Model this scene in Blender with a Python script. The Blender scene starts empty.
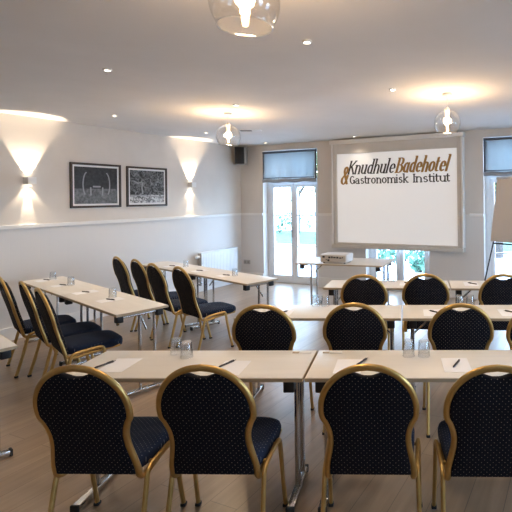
import bpy, bmesh, math, random
from mathutils import Vector, Matrix
random.seed(7)
PI = math.pi
scene = bpy.context.scene
C = scene.collection

# ------------------------------------------------------------------ materials
def mat(name, col, rough=.5, metal=0., spec=.5, **kw):
    m = bpy.data.materials.new(name); m.use_nodes = True
    b = m.node_tree.nodes['Principled BSDF']
    b.inputs['Base Color'].default_value = (*col, 1)
    b.inputs['Roughness'].default_value = rough
    b.inputs['Metallic'].default_value = metal
    b.inputs['Specular IOR Level'].default_value = spec
    for k, v in kw.items():
        b.inputs[k].default_value = v
    return m

def N(m, t, **kw):
    n = m.node_tree.nodes.new(t)
    for k, v in kw.items():
        setattr(n, k, v)
    return n

def L(m, a, b):
    m.node_tree.links.new(a, b)

def noisy(name, c1, c2, scale, rough=.5, metal=0., bump=0., stretch=(1, 1, 1), detail=3, spec=.5):
    """two tone material from object space noise"""
    m = mat(name, c1, rough, metal, spec)
    b = m.node_tree.nodes['Principled BSDF']
    tc = N(m, 'ShaderNodeTexCoord'); mp = N(m, 'ShaderNodeMapping')
    mp.inputs['Scale'].default_value = stretch
    L(m, tc.outputs['Object'], mp.inputs['Vector'])
    no = N(m, 'ShaderNodeTexNoise'); no.inputs['Scale'].default_value = scale
    no.inputs['Detail'].default_value = detail
    L(m, mp.outputs[0], no.inputs['Vector'])
    r = N(m, 'ShaderNodeValToRGB')
    r.color_ramp.elements[0].position = .35; r.color_ramp.elements[0].color = (*c1, 1)
    r.color_ramp.elements[1].position = .65; r.color_ramp.elements[1].color = (*c2, 1)
    L(m, no.outputs['Fac'], r.inputs[0]); L(m, r.outputs[0], b.inputs['Base Color'])
    if bump:
        bp = N(m, 'ShaderNodeBump'); bp.inputs['Strength'].default_value = bump
        bp.inputs['Distance'].default_value = .01
        L(m, no.outputs['Fac'], bp.inputs['Height']); L(m, bp.outputs[0], b.inputs['Normal'])
    return m

def fabric(name, base, dot, axes):
    """woven cloth with a diagonal grid of small pale pin dots"""
    m = mat(name, base, .85, 0, .25)
    b = m.node_tree.nodes['Principled BSDF']
    tc = N(m, 'ShaderNodeTexCoord'); sp = N(m, 'ShaderNodeSeparateXYZ')
    L(m, tc.outputs['Object'], sp.inputs[0])
    cb = N(m, 'ShaderNodeCombineXYZ')
    L(m, sp.outputs[axes[0]], cb.inputs[0]); L(m, sp.outputs[axes[1]], cb.inputs[1])
    ds = []
    for off in (0, .5):
        sc = N(m, 'ShaderNodeVectorMath', operation='MULTIPLY_ADD')
        L(m, cb.outputs[0], sc.inputs[0]); sc.inputs[1].default_value = (38, 38, 1); sc.inputs[2].default_value = (off, off, 0)
        fr = N(m, 'ShaderNodeVectorMath', operation='FRACTION'); L(m, sc.outputs[0], fr.inputs[0])
        di = N(m, 'ShaderNodeVectorMath', operation='DISTANCE'); L(m, fr.outputs[0], di.inputs[0]); di.inputs[1].default_value = (.5, .5, 0)
        ds.append(di)
    mn = N(m, 'ShaderNodeMath', operation='MINIMUM'); L(m, ds[0].outputs['Value'], mn.inputs[0]); L(m, ds[1].outputs['Value'], mn.inputs[1])
    lt = N(m, 'ShaderNodeMath', operation='LESS_THAN'); L(m, mn.outputs[0], lt.inputs[0]); lt.inputs[1].default_value = .072
    no = N(m, 'ShaderNodeTexNoise'); no.inputs['Scale'].default_value = 90
    L(m, tc.outputs['Object'], no.inputs['Vector'])
    mu = N(m, 'ShaderNodeMath', operation='MULTIPLY'); L(m, lt.outputs[0], mu.inputs[0]); L(m, no.outputs['Fac'], mu.inputs[1])
    mx = N(m, 'ShaderNodeMixRGB'); mx.inputs[1].default_value = (*base, 1); mx.inputs[2].default_value = (*dot, 1)
    L(m, mu.outputs[0], mx.inputs[0]); L(m, mx.outputs[0], b.inputs['Base Color'])
    bp = N(m, 'ShaderNodeBump'); bp.inputs['Strength'].default_value = .25; bp.inputs['Distance'].default_value = .002
    n2 = N(m, 'ShaderNodeTexNoise'); n2.inputs['Scale'].default_value = 400
    L(m, tc.outputs['Object'], n2.inputs['Vector']); L(m, n2.outputs['Fac'], bp.inputs['Height']); L(m, bp.outputs[0], b.inputs['Normal'])
    return m

def emis(name, col, s):
    m = mat(name, (0, 0, 0), .5)
    b = m.node_tree.nodes['Principled BSDF']
    b.inputs['Emission Color'].default_value = (*col, 1); b.inputs['Emission Strength'].default_value = s
    return m

def clear(name, tint=(1, 1, 1), edge=.5, base=.03, power=4.):
    """thin glass: clear seen square on, more reflective at a glancing angle"""
    m = bpy.data.materials.new(name); m.use_nodes = True
    nt = m.node_tree; nt.nodes.clear()
    out = N(m, 'ShaderNodeOutputMaterial'); tr = N(m, 'ShaderNodeBsdfTransparent'); gl = N(m, 'ShaderNodeBsdfGlossy')
    tr.inputs[0].default_value = (*tint, 1); gl.inputs['Roughness'].default_value = .04
    lw = N(m, 'ShaderNodeLayerWeight'); lw.inputs['Blend'].default_value = .5
    pw = N(m, 'ShaderNodeMath', operation='POWER'); L(m, lw.outputs['Facing'], pw.inputs[0]); pw.inputs[1].default_value = power
    mu = N(m, 'ShaderNodeMath', operation='MULTIPLY_ADD'); mu.use_clamp = True
    L(m, pw.outputs[0], mu.inputs[0]); mu.inputs[1].default_value = edge; mu.inputs[2].default_value = base
    mx = N(m, 'ShaderNodeMixShader'); L(m, mu.outputs[0], mx.inputs[0])
    L(m, tr.outputs[0], mx.inputs[1]); L(m, gl.outputs[0], mx.inputs[2]); L(m, mx.outputs[0], out.inputs[0])
    return m

M = {}
M['wall_upper'] = noisy('wall_paint_greige', (.66, .60, .535), (.69, .63, .565), 3, .9, spec=.2)
M['ceiling'] = noisy('ceiling_paint', (.80, .765, .72), (.83, .795, .75), 2, .92, spec=.2)
M['trim'] = mat('trim_paint', (.78, .75, .71), .5)
M['window_paint'] = mat('window_paint', (.80, .82, .84), .4)
M['gold'] = noisy('gold_lacquered_metal', (.56, .36, .12), (.62, .41, .15), 14, .36, .85)
M['cap'] = mat('black_rubber', (.015, .015, .016), .6)
M['black'] = mat('black_plastic', (.018, .018, .02), .45)
M['chrome'] = mat('chrome', (.62, .61, .60), .22, 1.)
M['backcloth'] = fabric('navy_dotted_fabric_back_shaded', (.005, .005, .011), (.60, .50, .38), (0, 2))  # same cloth as the seat, backlit shade put into its darker colour
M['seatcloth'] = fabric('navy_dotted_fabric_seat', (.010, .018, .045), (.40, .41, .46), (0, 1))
M['laminate'] = noisy('pale_maple_laminate', (.70, .668, .615), (.74, .708, .655), 2.2, .40, stretch=(1, 8, 1))
M['edge'] = mat('table_edge_band', (.48, .38, .26), .5)
M['paper'] = mat('white_paper', (.86, .86, .88), .8)
M['pen'] = mat('dark_pen_plastic', (.03, .02, .025), .35)
M['glass'] = clear('tumbler_glass', (.95, .96, .97), .75, .07, 2.)
M['pane'] = clear('window_glass', (.97, .98, .98), .5, .04)
M['globe'] = clear('globe_glass', (.98, .965, .94), .8, .08, 2.2)
M['bulbglass'] = clear('bulb_glass', (1, .95, .88), .4, .03)
M['filament'] = emis('glowing_filament', (1, .62, .28), 60)
M['spotglow'] = emis('downlight_lamp', (1, .90, .74), 16)
M['white_metal'] = mat('white_metal', (.75, .73, .70), .4)
M['radiator'] = mat('radiator_enamel', (.80, .81, .82), .35)
M['darkframe'] = mat('dark_wood_frame', (.045, .028, .02), .4)
M['mat_board'] = mat('mat_board', (.78, .76, .73), .8)
M['screen'] = emis('projection_surface', (1, .975, .95), .20)  # faint glow added to the surface stands in for the projector beam
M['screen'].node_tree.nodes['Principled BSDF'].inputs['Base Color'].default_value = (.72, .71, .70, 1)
M['ink'] = mat('charcoal_lettering', (.055, .045, .04), .8)
M['goldink'] = mat('ochre_lettering', (.36, .19, .045), .8)
M['shade'] = None
M['board'] = mat('flipchart_paper', (.60, .57, .54), .7)
M['plaster'] = mat('plain_white_render', (.8, .78, .75), .9)
M['stone'] = noisy('terrace_paving', (.50, .53, .56), (.58, .60, .63), 1.2, .9)
M['lawn'] = noisy('lawn_grass', (.025, .085, .045), (.045, .12, .06), 3, .9)
M['bark'] = noisy('tree_bark', (.05, .04, .03), (.08, .06, .05), 6, .9)
M['leaf'] = noisy('leaf_green', (.04, .075, .02), (.16, .18, .05), 2.5, .7)
M['leaf_pale'] = noisy('pale_leaf_green', (.16, .22, .07), (.42, .42, .22), 2.5, .7)
M['leaf2'] = noisy('shrub_green', (.035, .11, .07), (.11, .25, .15), 3, .7)
M['speaker_side'] = mat('speaker_side', (.30, .28, .26), .5)
M['grille'] = mat('speaker_grille', (.012, .011, .011), .7)

# lower wall: painted vertical boards (fine grooves by bump)
def boards():
    m = mat('painted_boards', (.70, .67, .64), .6, 0, .3)
    b = m.node_tree.nodes['Principled BSDF']
    tc = N(m, 'ShaderNodeTexCoord'); sp = N(m, 'ShaderNodeSeparateXYZ'); L(m, tc.outputs['Object'], sp.inputs[0])
    ad = N(m, 'ShaderNodeMath', operation='ADD'); L(m, sp.outputs[0], ad.inputs[0]); L(m, sp.outputs[1], ad.inputs[1])
    mu = N(m, 'ShaderNodeMath', operation='MULTIPLY'); L(m, ad.outputs[0], mu.inputs[0]); mu.inputs[1].default_value = 9
    fr = N(m, 'ShaderNodeMath', operation='FRACT'); L(m, mu.outputs[0], fr.inputs[0])
    lt = N(m, 'ShaderNodeMath', operation='GREATER_THAN'); L(m, fr.outputs[0], lt.inputs[0]); lt.inputs[1].default_value = .06
    bp = N(m, 'ShaderNodeBump'); bp.inputs['Strength'].default_value = .35; bp.inputs['Distance'].default_value = .003
    L(m, lt.outputs[0], bp.inputs['Height']); L(m, bp.outputs[0], b.inputs['Normal'])
    return m
M['wall_lower'] = boards()

def floor_mat():
    m = mat('oak_planks', (.3, .2, .13), .36, 0, .8)
    b = m.node_tree.nodes['Principled BSDF']
    tc = N(m, 'ShaderNodeTexCoord'); mp = N(m, 'ShaderNodeMapping'); mp.inputs['Rotation'].default_value = (0, 0, PI/2)
    L(m, tc.outputs['Object'], mp.inputs['Vector'])
    br = N(m, 'ShaderNodeTexBrick'); br.offset = .37
    br.inputs['Color1'].default_value = (.285, .195, .122, 1); br.inputs['Color2'].default_value = (.35, .248, .162, 1)
    br.inputs['Mortar'].default_value = (.15, .105, .07, 1)
    br.inputs['Scale'].default_value = 1; br.inputs['Mortar Size'].default_value = .002
    br.inputs['Brick Width'].default_value = 1.4; br.inputs['Row Height'].default_value = .19
    L(m, mp.outputs[0], br.inputs['Vector'])
    mp2 = N(m, 'ShaderNodeMapping'); mp2.inputs['Scale'].default_value = (9, .9, 1); L(m, tc.outputs['Object'], mp2.inputs['Vector'])
    no = N(m, 'ShaderNodeTexNoise'); no.inputs['Scale'].default_value = 2.2; no.inputs['Detail'].default_value = 6; no.inputs['Distortion'].default_value = .3
    L(m, mp2.outputs[0], no.inputs['Vector'])
    r = N(m, 'ShaderNodeValToRGB')
    r.color_ramp.elements[0].position = .3; r.color_ramp.elements[0].color = (.80, .79, .78, 1)
    r.color_ramp.elements[1].position = .7; r.color_ramp.elements[1].color = (1.10, 1.10, 1.10, 1)
    L(m, no.outputs['Fac'], r.inputs[0])
    mx = N(m, 'ShaderNodeMixRGB', blend_type='MULTIPLY'); mx.inputs[0].default_value = 1
    L(m, br.outputs['Color'], mx.inputs[1]); L(m, r.outputs[0], mx.inputs[2]); L(m, mx.outputs[0], b.inputs['Base Color'])
    mr = N(m, 'ShaderNodeMapRange'); mr.inputs['To Min'].default_value = .27; mr.inputs['To Max'].default_value = .34
    L(m, no.outputs['Fac'], mr.inputs['Value']); L(m, mr.outputs[0], b.inputs['Roughness'])
    return m
M['floor'] = floor_mat()

def shade_mat():
    m = bpy.data.materials.new('translucent_blind_cloth'); m.use_nodes = True; nt = m.node_tree; nt.nodes.clear()
    out = N(m, 'ShaderNodeOutputMaterial'); d = N(m, 'ShaderNodeBsdfDiffuse'); t = N(m, 'ShaderNodeBsdfTranslucent')
    d.inputs[0].default_value = (.55, .58, .60, 1); t.inputs[0].default_value = (.46, .50, .51, 1)
    mx = N(m, 'ShaderNodeMixShader'); mx.inputs[0].default_value = .55
    L(m, d.outputs[0], mx.inputs[1]); L(m, t.outputs[0], mx.inputs[2]); L(m, mx.outputs[0], out.inputs[0])
    return m
M['shade'] = shade_mat()
M['fold'] = mat('grey_blind_fold', (.30, .31, .32), .8)
M['shade_trim'] = mat('dark_blind_border', (.10, .11, .13), .8)

# black and white prints: soft procedural landscapes, shapes belong to the print itself
def print_mat(name, kind):
    m = mat(name, (.1, .1, .1), .35)
    b = m.node_tree.nodes['Principled BSDF']
    tc = N(m, 'ShaderNodeTexCoord'); sp = N(m, 'ShaderNodeSeparateXYZ'); L(m, tc.outputs['Object'], sp.inputs[0])
    no = N(m, 'ShaderNodeTexNoise'); no.inputs['Scale'].default_value = 16 if kind else 26; no.inputs['Detail'].default_value = 8; no.inputs['Distortion'].default_value = 1.5 if kind else .3
    L(m, tc.outputs['Object'], no.inputs['Vector'])
    up = N(m, 'ShaderNodeValToRGB'); e = up.color_ramp.elements
    if kind:
        e[0].position = .42; e[0].color = (.015, .015, .015, 1); e[1].position = .72; e[1].color = (.28, .28, .28, 1)
    else:
        e[0].position = .3; e[0].color = (.012, .012, .014, 1); e[1].position = .8; e[1].color = (.05, .05, .05, 1)
    L(m, no.outputs['Fac'], up.inputs[0])
    dn = N(m, 'ShaderNodeValToRGB'); e = dn.color_ramp.elements
    if kind:
        e[0].position = .4; e[0].color = (.10, .10, .10, 1); e[1].position = .55; e[1].color = (.55, .55, .55, 1)
    else:
        e[0].position = .3; e[0].color = (.05, .05, .05, 1); e[1].position = .7; e[1].color = (.20, .20, .20, 1)
    L(m, no.outputs['Fac'], dn.inputs[0])
    th = N(m, 'ShaderNodeMath', operation='LESS_THAN'); L(m, sp.outputs[2], th.inputs[0]); th.inputs[1].default_value = -.13 if kind else -.045
    mx = N(m, 'ShaderNodeMixRGB'); L(m, th.outputs[0], mx.inputs[0]); L(m, up.outputs[0], mx.inputs[1]); L(m, dn.outputs[0], mx.inputs[2])
    L(m, mx.outputs[0], b.inputs['Base Color'])
    return m
M['print_arch'] = print_mat('dark_park_print', 0)
M['print_tree'] = print_mat('tree_print', 1)
M['print_pale'] = mat('pale_print_tone', (.28, .28, .28), .4)

# ------------------------------------------------------------------ mesh helpers
def bm_box(bm, c, s, rz=0, bev=0, mtx=None):
    r = bmesh.ops.create_cube(bm, size=1)
    vs = r['verts']
    bmesh.ops.scale(bm, vec=s, verts=vs)
    if bev:
        es = list({e for v in vs for e in v.link_edges})
        rr = bmesh.ops.bevel(bm, geom=es, offset=bev, segments=2, affect='EDGES', profile=.5)
        vs = list({v for v in rr['verts']} | {v for v in vs if v.is_valid})
        vs = [v for v in vs if v.is_valid]
    if rz:
        bmesh.ops.rotate(bm, cent=(0, 0, 0), matrix=Matrix.Rotation(rz, 3, 'Z'), verts=vs)
    bmesh.ops.translate(bm, vec=c, verts=vs)
    if mtx:
        bmesh.ops.transform(bm, matrix=mtx, verts=vs)
    return vs

def sweep(bm, path, a, b, n0=(0, 1, 0), seg=12, caps=True):
    """tube of elliptic section along a path; b = half thickness along the carried normal, a across it"""
    P = [Vector(p) for p in path]
    nrm = Vector(n0); rings = []
    for i, p in enumerate(P):
        t = (P[min(i+1, len(P)-1)] - P[max(i-1, 0)]).normalized()
        nrm = (nrm - t*nrm.dot(t))
        if nrm.length < 1e-5: nrm = t.orthogonal()
        nrm.normalize(); s = t.cross(nrm)
        ai = a[i] if isinstance(a, (list, tuple)) else a
        bi = b[i] if isinstance(b, (list, tuple)) else b
        rings.append([bm.verts.new(p + s*ai*math.cos(2*PI*k/seg) + nrm*bi*math.sin(2*PI*k/seg)) for k in range(seg)])
    for r0, r1 in zip(rings, rings[1:]):
        for k in range(seg):
            bm.faces.new((r0[k], r0[(k+1) % seg], r1[(k+1) % seg], r1[k]))
    if caps:
        bm.faces.new(rings[0][::-1]); bm.faces.new(rings[-1])

def loft(bm, rings, close=True, bottom=True, top=True):
    R = [[bm.verts.new(p) for p in r] for r in rings]
    n = len(R[0])
    for r0, r1 in zip(R, R[1:]):
        for k in range(n if close else n-1):
            bm.faces.new((r0[k], r0[(k+1) % n], r1[(k+1) % n], r1[k]))
    if bottom: bm.faces.new(R[0][::-1])
    if top: bm.faces.new(R[-1])

def lathe(bm, prof, seg=32, c=(0, 0, 0), bottom=False, top=False):
    loft(bm, [[(c[0]+r*math.cos(2*PI*k/seg), c[1]+r*math.sin(2*PI*k/seg), c[2]+z) for k in range(seg)] for r, z in prof], True, bottom, top)

def catmull(pts, n=6):
    P = [Vector(p) for p in pts]; P = [2*P[0]-P[1]] + P + [2*P[-1]-P[-2]]; out = []
    for i in range(1, len(P)-2):
        for k in range(n):
            t = k/n; a, b, c, d = P[i-1:i+3]
            out.append(.5*((2*b) + (c-a)*t + (2*a-5*b+4*c-d)*t*t + (3*b-a-3*c+d)*t**3))
    out.append(P[-2]); return out

def obj(name, bm, m, parent=None, loc=None, rotz=None, smooth=True, mats=None, origin=False):
    bmesh.ops.recalc_face_normals(bm, faces=bm.faces)
    ctr = Vector((0, 0, 0))
    if origin:   # put the origin at the base of the shape
        xs = [v.co for v in bm.verts]
        ctr = Vector(((min(v.x for v in xs)+max(v.x for v in xs))/2, (min(v.y for v in xs)+max(v.y for v in xs))/2, min(v.z for v in xs)))
        bmesh.ops.translate(bm, vec=-ctr, verts=bm.verts)
    me = bpy.data.meshes.new(name); bm.to_mesh(me); bm.free()
    for mm in (mats or [m]): me.materials.append(mm)
    if smooth:
        for p in me.polygons: p.use_smooth = True
        try: me.set_sharp_from_angle(angle=math.radians(35))
        except Exception: pass
    o = bpy.data.objects.new(name, me); C.objects.link(o)
    if parent: o.parent = parent
    o.location = Vector(loc) if loc is not None else ctr
    if rotz is not None: o.rotation_euler = (0, 0, rotz)
    return o

def box(name, c, s, m, parent=None, rz=0, bev=0, origin=True):
    bm = bmesh.new(); bm_box(bm, c, s, rz, bev)
    return obj(name, bm, m, parent, origin=(parent is None and origin))

def tag(o, label, cat, group=None, kind=None):
    if label: o['label'] = label
    if cat: o['category'] = cat
    if group: o['group'] = group
    if kind: o['kind'] = kind
    return o

def thing(name, label, cat, loc=(0, 0, 0), rotz=0, group=None):
    o = bpy.data.objects.new(name, None); C.objects.link(o)
    o.empty_display_size = .1
    o.location = loc; o.rotation_euler = (0, 0, rotz)
    return tag(o, label, cat, group)

def kids(o): return [x for x in C.objects if x.parent == o]
def dup(root, loc=None, rotz=None, label=None, group=None, parent=None):
    r = root.copy(); C.objects.link(r)
    if parent: r.parent = parent
    if loc is not None: r.location = loc
    if rotz is not None: r.rotation_euler = (0, 0, rotz)
    if label: r['label'] = label
    if group: r['group'] = group
    for ch in kids(root): dup(ch, parent=r)
    return r

def structure(name, bm, m, label=None, smooth=False, origin=False):
    o = obj(name, bm, m, smooth=smooth, origin=origin); o['kind'] = 'structure'
    if label: o['label'] = label
    return o

# ------------------------------------------------------------------ room shell
XL, XR, YF, YB, HC = -6.341, 4.6, -3.0, 7.339, 2.755
RAIL = 1.385
WT = .30                 # wall thickness
bm = bmesh.new(); bm_box(bm, ((XL+XR)/2, (YF+YB)/2, -.05), (XR-XL+2*WT, YB-YF+2*WT, .1)); structure('floor', bm, M['floor'], 'brown oak plank floor')
bm = bmesh.new(); bm_box(bm, ((XL+XR)/2, (YF+YB)/2, HC+.05), (XR-XL+2*WT, YB-YF+2*WT, .1)); structure('ceiling', bm, M['ceiling'], 'off-white painted ceiling')

def two_tone_wall(name, boxes, label):
    """boxes: (centre, size) splitted at the dado rail; upper paint / lower boards"""
    bm = bmesh.new()
    for (x0, x1, y0, y1, z0, z1) in boxes:
        for a, b, mi in ((z0, min(z1, RAIL), 1), (max(z0, RAIL), z1, 0)):
            if b - a < .001: continue
            before = set(bm.faces)
            bm_box(bm, ((x0+x1)/2, (y0+y1)/2, (a+b)/2), (x1-x0, y1-y0, b-a))
            for f in set(bm.faces) - before: f.material_index = mi
    bmesh.ops.recalc_face_normals(bm, faces=bm.faces)
    me = bpy.data.meshes.new(name); bm.to_mesh(me); bm.free()
    me.materials.append(M['wall_upper']); me.materials.append(M['wall_lower'])
    o = bpy.data.objects.new(name, me); C.objects.link(o); o['kind'] = 'structure'; o['label'] = label
    return o

OPEN = [(-5.783, -4.515, 2.63), (-3.514, -2.31, 2.63), (-1.389, -.12, 2.63)]     # x0, x1, top of the garden door openings
bb = []; x = XL - WT
for (a, b, t) in OPEN:
    bb.append((x, a, YB, YB+WT, 0, HC)); bb.append((a, b, YB, YB+WT, t, HC)); x = b
bb.append((x, XR+WT, YB, YB+WT, 0, HC))
two_tone_wall('wall_back', bb, 'greige back wall with garden door openings')
two_tone_wall('wall_left', [(XL-WT, XL, YF-WT, YB, 0, HC)], 'greige left wall with pale boarded lower half')
two_tone_wall('wall_front', [(XL, XR, YF-WT, YF, 0, HC)], 'greige wall behind the camera')
RW = [(1.0, 2.4), (3.9, 5.6)]
bb = []; y = YF - WT
for (a, b) in RW:
    bb.append((XR, XR+WT, y, a, 0, HC)); bb.append((XR, XR+WT, a, b, 2.45, HC)); bb.append((XR, XR+WT, a, b, 0, .5)); y = b
bb.append((XR, XR+WT, y, YB, 0, HC))
two_tone_wall('wall_right', bb, 'greige right wall with windows')

def tr(name, boxes, m=M['trim'], label=None, bev=.004):
    bm = bmesh.new()
    for (x0, x1, y0, y1, z0, z1) in boxes:
        bm_box(bm, ((x0+x1)/2, (y0+y1)/2, (z0+z1)/2), (x1-x0, y1-y0, z1-z0), bev=bev)
    return structure(name, bm, m, label, origin=True)
tr('trim_1', [(XL, XL+.028, YF, YB-.03, RAIL-.035, RAIL+.012)], label='dado rail on the left wall')
segs = [(XL, OPEN[0][0]), (OPEN[0][1], -4.16), (-1.62, OPEN[2][0]), (OPEN[2][1], XR)]
tr('trim_2', [(a+.001, b-.001, YB-.028, YB, RAIL-.035, RAIL+.012) for a, b in segs], label='dado rail on the back wall')
tr('baseboard_left', [(XL, XL+.02, YF, YB-.02, 0, .16)], label='pale skirting board of the left wall')
segs = [(XL, OPEN[0][0]), (OPEN[0][1], OPEN[1][0]), (OPEN[1][1], OPEN[2][0]), (OPEN[2][1], XR)]
tr('baseboard_back', [(a+.001, b-.001, YB-.02, YB, 0, .19) for a, b in segs], label='pale skirting board of the back wall')

# garden doors: outer frame, two glazed leaves with thin bars, glass over the head
def garden_door(n, x0, x1, top, yd=7.53):
    root = bpy.data.objects.new('door_%d' % n, None); C.objects.link(root); root['kind'] = 'structure'
    root['label'] = ['white double glazed garden door left of the screen', 'white glazed garden door behind the projection screen', 'white glazed garden door behind the flip chart'][n-1]
    root.location = ((x0+x1)/2, yd, 0)
    w = x1 - x0; hw = w/2; zt = 1.985
    bm = bmesh.new()
    fw = .075
    for c, s in (((-hw+fw/2, 0, top/2), (fw, .09, top)), ((hw-fw/2, 0, top/2), (fw, .09, top)), ((0, 0, top-.03), (w-2*fw, .09, .06)),
                 ((0, 0, zt+.03), (w-2*fw, .09, .07)), ((0, 0, .03), (w-2*fw, .09, .06)), ((0, 0, (zt+.06+top)/2), (.05, .07, top-zt-.06))):
        bm_box(bm, c, s, bev=.004)
    obj('door_frame', bm, M['window_paint'], root)
    bm = bmesh.new(); bm_box(bm, (0, 0, (zt+top)/2+.01), (w-2*fw, .008, top-zt-.1)); obj('transom_pane', bm, M['pane'], root, smooth=False)
    iw = w/2 - fw
    for sx in (-1, 1):
        cx = sx*iw/2; st = .07
        bm = bmesh.new(); z0, z1 = .062, zt-.008
        lw = iw - .004
        for c, s in (((cx-lw/2+st/2, -.02, (z0+z1)/2), (st, .055, z1-z0)), ((cx+lw/2-st/2, -.02, (z0+z1)/2), (st, .055, z1-z0)),
                     ((cx, -.02, z0+.045), (lw-2*st, .055, .09)), ((cx, -.02, z1-.035), (lw-2*st, .055, .07)),
                     ((cx, -.02, .745), (lw-2*st, .03, .022)), ((cx, -.02, 1.35), (lw-2*st, .03, .022))):
            bm_box(bm, c, s, bev=.003)
        leaf = obj('door_leaf', bm, M['window_paint'], root)
        bm = bmesh.new(); bm_box(bm, (cx, -.012, (z0+z1)/2), (lw-2*st+.01, .008, z1-z0-.14)); obj('pane', bm, M['pane'], leaf, smooth=False)
        if sx < 0:
            bm = bmesh.new(); bm_box(bm, (cx+lw/2-.035, -.055, 1.01), (.03, .012, .2), bev=.003)
            sweep(bm, [(cx+lw/2-.035, -.055, 1.05), (cx+lw/2-.035, -.10, 1.05), (cx+lw/2-.05, -.105, 1.05), (cx+lw/2-.15, -.105, 1.045)], .01, .01, (0, 0, 1), 8)
            obj('door_handle', bm, M['chrome'], leaf)
    return root
for i, (a, b, t) in enumerate(OPEN): garden_door(i+1, a, b, t)
# windows of the right wall (beside the camera, out of frame, the room's other daylight)
for i, (a, b) in enumerate(RW):
    root = bpy.data.objects.new('window_%d' % (i+1), None); C.objects.link(root); root['kind'] = 'structure'; root.location = (XR+.18, (a+b)/2, .5)
    bm = bmesh.new(); w = b-a; h = 1.95
    for c, s in (((0, -w/2+.035, h/2), (.07, .07, h)), ((0, w/2-.035, h/2), (.07, .07, h)), ((0, 0, .035), (.07, w-.14, .07)), ((0, 0, h-.035), (.07, w-.14, .07)), ((0, 0, h/2), (.06, .06, h-.14))):
        bm_box(bm, c, s)
    obj('window_frame', bm, M['window_paint'], root)
    bm = bmesh.new(); bm_box(bm, (0, 0, h/2), (.006, w-.14, h-.14)); obj('pane', bm, M['pane'], root, smooth=False)

# roman blinds in the heads of the openings
def blind(x0, x1, label, zb=1.985, zt=2.565):
    root = thing('roman_blind', label, 'blind', ((x0+x1)/2, YB-.01, zb), 0, 'blinds over the garden doors')
    w = x1-x0-.016; n = 24; bm = bmesh.new()
    rows = []
    for j in range(13):
        z = (zt-zb)*j/12; row = []
        for i in range(n+1):
            u = i/n - .5
            y = .012*math.sin(u*31) * (.4+.6*(1-j/12)) - .02*math.exp(-((j-2)/1.5)**2) - .012
            row.append(bm.verts.new((u*(w-.066), y+.02, z+.05)))
        rows.append(row)
    for r0, r1 in zip(rows, rows[1:]):
        for i in range(n): bm.faces.new((r0[i], r0[i+1], r1[i+1], r1[i]))
    cl = obj('blind_cloth', bm, M['shade'], root)
    md = cl.modifiers.new('thickness', 'SOLIDIFY'); md.thickness = .002
    for sx in (-1, 1):
        bm = bmesh.new(); bm_box(bm, (sx*(w/2-.0175), .0, (zt-zb)/2+.03), (.033, .012, zt-zb+.02), bev=.003); obj('side_border', bm, M['shade_trim'], root)
    bm = bmesh.new(); bm_box(bm, (0, .004, zt-zb+.035), (w, .03, .04), bev=.004); obj('head_rail', bm, M['shade_trim'], root)
    bm = bmesh.new()
    path = [(-w/2+w*k/20, -.012+.006*math.sin(k*1.3), .05+.008*math.sin(k*.9)) for k in range(21)]
    sweep(bm, path, .034, .011, (0, 1, 0), 10); obj('bottom_fold', bm, M['fold'], root)
    bm = bmesh.new(); bm_box(bm, (0, -.022, .105), (w-.07, .012, .016), bev=.002); obj('border_stripe', bm, M['shade_trim'], root)
    return root
blind(OPEN[0][0], OPEN[0][1], 'blue-grey roman blind with dark borders above the door left of the screen')
blind(OPEN[2][0], OPEN[2][1], 'blue-grey roman blind with dark borders above the door behind the flip chart')

# ------------------------------------------------------------------ projection screen with lettering
root = thing('projection_screen', 'large white projection screen in a greige frame with hotel lettering', 'screen', (-2.9, 7.25, .77))
sx0, sx1 = -4.13, -1.69
def loc_box(bm, x0, x1, y0, y1, z0, z1, bev=.004):
    bm_box(bm, ((x0+x1)/2+2.9, (y0+y1)/2-7.25, (z0+z1)/2-.77), (x1-x0, y1-y0, z1-z0), bev=bev)
bm = bmesh.new()
loc_box(bm, sx0+.03, -4.02, 7.20, 7.335, .84, 2.66); loc_box(bm, -1.79, sx1-.03, 7.20, 7.335, .84, 2.66)
loc_box(bm, -4.02, -1.79, 7.20, 7.335, 2.48, 2.66); loc_box(bm, -4.02, -1.79, 7.20, 7.335, .84, .875)
M['scr_frame'] = noisy('screen_frame_paint', (.60, .55, .49), (.63, .58, .52), 3, .7)
obj('frame', bm, M['scr_frame'], root)
bm = bmesh.new(); loc_box(bm, sx0-.02, sx1+.02, 7.16, 7.335, 2.655, 2.73, .012); obj('cornice', bm, M['trim'], root)
bm = bmesh.new(); loc_box(bm, sx0-.0, sx1+.0, 7.17, 7.335, .775, .838, .01); obj('bottom_rail', bm, M['scr_frame'], root)
for xx in (sx0, sx1-.032):
    bm = bmesh.new(); loc_box(bm, xx, xx+.032, 7.185, 7.335, .838, 2.655, .008); obj('side_moulding', bm, M['trim'], root)
bm = bmesh.new(); loc_box(bm, -4.02, -1.79, 7.225, 7.25, .875, 2.48, 0); surf = obj('screen_surface', bm, M['screen'], root, smooth=False)

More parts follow.
